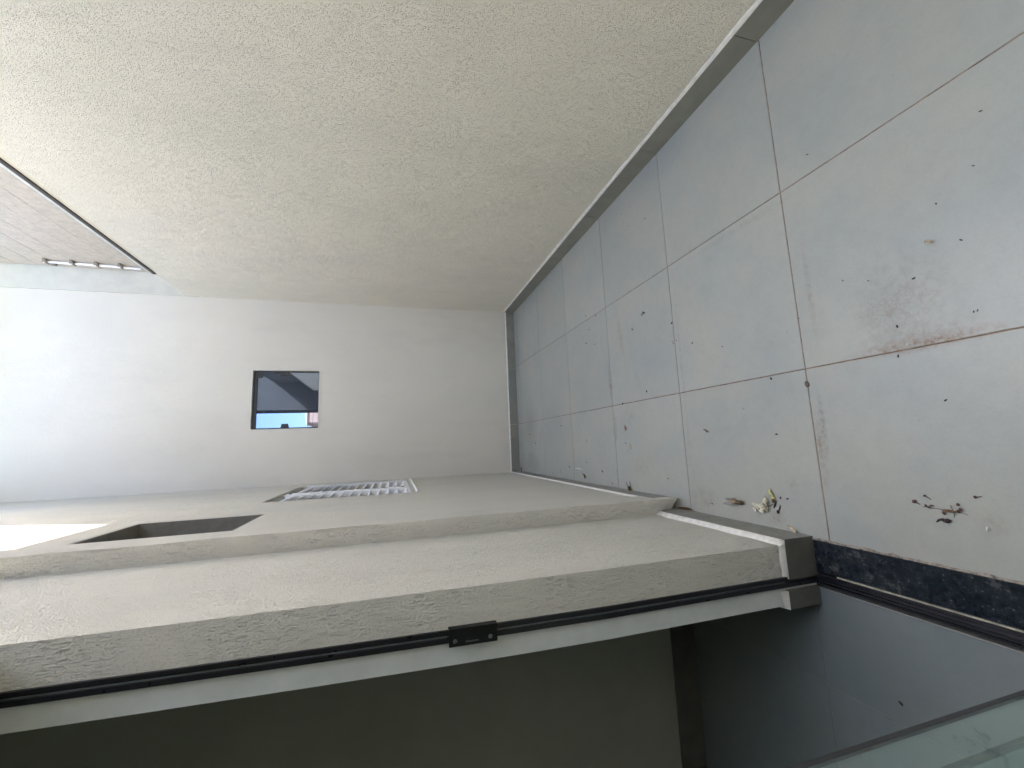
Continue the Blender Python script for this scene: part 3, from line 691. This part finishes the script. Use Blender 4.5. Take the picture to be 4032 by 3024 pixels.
# crumpled petals
t = thing('fallen_petals', 'crumpled cream white petals on the floor beside the brown smear', 'petal', (-0.74, .37, 0))
for (x, y, L, W, r, z, cu, fo) in ((-.752, .385, .085, .035, 1.05, .006, .010, .014), (-.742, .362, .07, .03, 1.4, .014, .012, .010), (-.728, .345, .06, .028, 2.3, .010, -.004, .012), (-.704, .338, .055, .02, 2.9, .010, .012, .008), (-.768, .418, .028, .022, .8, .010, .006, .006), (-.745, .335, .045, .02, .3, .007, .008, .008)):
    q = MB(); q.sheet((x, y), L, W, r, z=z, curl=cu, fold=fo, jag=.5, rnd=R_); q.build('petal', M['petal'], t)
q = MB(); q.tube([(-.725, .30, .006), (-.742, .33, .012), (-.75, .355, .020), (-.758, .39, .018)], .0025, 5); q.build('stalk', M['twig'], t)
o = thing('wilted_petal', 'wilted yellow green petal roll next to the cream crumpled petals', 'petal', (-.668, .296, 0))
q = MB(); q.tube([(-.642, .306, .006), (-.655, .302, .010), (-.675, .294, .010), (-.698, .286, .008), (-.708, .283, .006)], [.006, .011, .010, .012, .006], 8); q.build('petal', M['petal_yellow'], o, smooth=True)
q = MB(); q.blob((-.700, .286, .012), (.016, .010, .009), 0, 8, 5, .3, 0, R_); q.build('tip', M['leaf_brown'], o, smooth=True)
q = MB(); q.blob((-.723, .281, .006), (.026, .006, .005), -.5, 7, 5, .2, .5, R_); o = q.build('dark_sliver', M['seed'], None, at=(-.723, .281, 0), smooth=True); tag(o, 'dark wedge shaped sliver between the cream petals and the brown smear', 'debris')
q = MB(); q.blob((-.763, .270, .006), (.010, .008, .006), .2, 7, 5, .3, 0, R_); q.tube([(-.757, .267, .005), (-.745, .257, .006), (-.722, .251, .004)], [.002, .003, .001], 5)
o = q.build('stalked_seed', M['seed'], None, at=(-.763, .27, 0), smooth=True); tag(o, 'plum coloured seed with a thin curved stalk below the petals', 'seed')
# stalk cluster with berries near the threshold
t = thing('berry_stalk', 'dry branching flower stalk with maroon berries near the granite threshold', 'stalk', (-.648, -.49, 0))
q = MB()
for pts in ([(-.645, -.415, .003), (-.647, -.44, .004), (-.648, -.47, .006), (-.652, -.50, .008), (-.650, -.525, .007), (-.660, -.552, .002)],
            [(-.652, -.485, .005), (-.656, -.505, .006), (-.655, -.515, .005)], [(-.630, -.505, .004), (-.640, -.508, .006), (-.648, -.512, .007)],
            [(-.650, -.518, .006), (-.663, -.513, .005), (-.676, -.508, .002)], [(-.646, -.424, .003), (-.642, -.436, .004), (-.640, -.445, .005)],
            [(-.656, -.487, .005), (-.660, -.485, .005)]):
    q.tube(pts, [.0018]+[.0015]*(len(pts)-2)+[.0010], 5)
q.build('stem', M['twig'], t)
q = MB(); q.sheet((-.650, -.502), .040, .010, 1.55, z=.010, curl=.004, fold=.003, rnd=R_); q.build('bract', M['leaf_brown'], t)
for (x, y, rx, ry, r) in ((-.624, -.529, .006, .0055, 0), (-.641, -.534, .007, .006, .3), (-.649, -.527, .007, .005, .5), (-.662, -.481, .0075, .006, .6), (-.638, -.446, .007, .004, 1.5), (-.640, -.426, .005, .0035, .2), (-.647, -.436, .006, .003, 1.5)):
    q = MB(); q.blob((x, y, .006), (rx, ry, .005), r, 8, 6, .2, .2, R_); q.build('berry', M['berry'], t, smooth=True)
for (x, y, r, L, lab) in ((-.628, -.388, -.8, .017, 'maroon berry with stub stalk, left of the branching stalk'), (-.601, -.428, -1.0, .010, 'small maroon berry above the branching stalk'), (-.590, -.583, .2, .012, 'round maroon berry right of the branching stalk')):
    q = MB(); q.blob((x, y, .005), (L*.48, L*.42, .005), r, 8, 6, .25, 0, R_); q.tube([(x, y, .005), (x+.016*math.sin(r), y-.018, .003)], [.0018, .001], 5)
    o = q.build('berry', M['berry'], None, at=(x, y, 0), smooth=True); tag(o, lab, 'berry')
q = MB(); q.blob((-.690, -.487, .008), (.013, .008, .008), 1.9, 8, 6, .25, 0, R_); q.tube([(-.685, -.478, .009), (-.690, -.462, .006), (-.700, -.452, .005)], [.004, .0035, .002], 6)
o = q.build('black_pod', M['seed'], None, at=(-.69, -.487, 0), smooth=True); tag(o, 'black curved seed pod lying just below the branching stalk', 'seed pod')
# single leaves and bits
def leaf(name, label, c, L, W, rot, mat, z=.004, curl=.006, fold=.004, jag=.2):
    q = MB(); q.sheet(c, L, W, rot, z=z, curl=curl, fold=fold, jag=jag, rnd=R_); o = q.build(name, mat, None, at=(*c, 0)); tag(o, label, 'leaf'); return o
leaf('dry_leaf', 'rusty orange leaf scrap on the middle of the left tile row', (-.225, 1.788), .045, .024, .2, M['leaf_red'])
leaf('dry_leaf', 'pale narrow leaf scrap just below the rusty orange one', (-.395, 1.723), .045, .014, .1, M['leaf_pale'])
leaf('dry_leaf', 'small pale leaf crumb near the third tile joint', (-.33, 2.60), .03, .016, .1, M['leaf_pale'])
leaf('dry_leaf', 'brown three lobed leaf scrap against the skirting near the winged cicada', (-.815, 2.03), .06, .025, 1.9, M['leaf_brown'], jag=.6)
leaf('dry_leaf', 'red brown folded leaf far down the floor by the skirting', (-.719, 2.70), .05, .028, .5, M['leaf_brown'], fold=.014)
leaf('dry_leaf', 'long dark brown leaf standing along the skirting beside the pilaster', (-.846, 1.04), .16, .020, 1.62, M['leaf_brown'], z=.010, curl=.008, fold=.010)
leaf('dry_leaf', 'brown curled leaf caught under the pilaster', (-.80, 1.21), .07, .03, 1.4, M['leaf_brown'], z=.02, curl=.02)
leaf('dry_leaf', 'straw coloured curled leaf at the corner where skirting meets threshold', (-.842, .185), .060, .022, .9, M['leaf_pale'], curl=.018)
leaf('dry_leaf', 'flat beige flake alone on the large tile nearest the viewer', (.409, -.595), .026, .018, .9, M['leaf_pale'], jag=.7)
leaf('dry_leaf', 'dark upright leaf sliver in the far corner by the skirting', (-.765, 5.08), .085, .030, .1, M['seed'], z=.012, fold=.01)
q = MB(); q.tube([(-.645, 2.945, .006), (-.640, 2.86, .010), (-.648, 2.76, .005)], [.006, .010, .005], 6)
o = q.build('white_twig', M['crumb'], None, at=(-.64, 2.86, 0), smooth=True); tag(o, 'short whitish twig lying on the floor near the far corner', 'twig')
q = MB(); q.tube([(-.281, .785, .004), (-.285, .770, .006), (-.292, .755, .004)], [.003, .005, .003], 6); q.sheet((-.296, .752), .030, .014, 1.2, z=.005, jag=.6, rnd=R_)
o = q.build('twig_scrap', M['twig'], None, at=(-.285, .77, 0)); tag(o, 'tiny grey twig scrap in the middle of the tile before the threshold', 'twig')
q = MB(); q.blob((-.080, -.001, .003), (.016, .011, .009), .3, 8, 6, .4, 0, R_); o = q.build('pebble', M['twig'], None, at=(-.08, -.001, 0), smooth=True); tag(o, 'small grey pebble sitting in the nearest cross joint', 'pebble')
q = MB(); q.sheet((.737, 1.345), .030, .020, 1.2, z=.006, jag=.5, fold=.01, rnd=R_); o = q.build('leaf_scrap', M['leaf_brown'], None, at=(.737, 1.345, 0)); tag(o, 'brown leaf scrap on the second cross joint from the viewer', 'leaf')
for (x, y, s, lab) in ((.22, .078, .006, 'white plaster crumb left of the nearest cross joint'), (-.70, -.60, .007, 'white plaster crumb to the right of the berry stalk'), (.02, -.46, .005, 'white plaster crumb on the rusty joint stain')):
    q = MB(); q.blob((x, y, .003), (s, s*.8, s*.7), 0, 6, 4, .5, 0, R_); o = q.build('crumb', M['crumb'], None, at=(x, y, 0)); tag(o, lab, 'crumb')
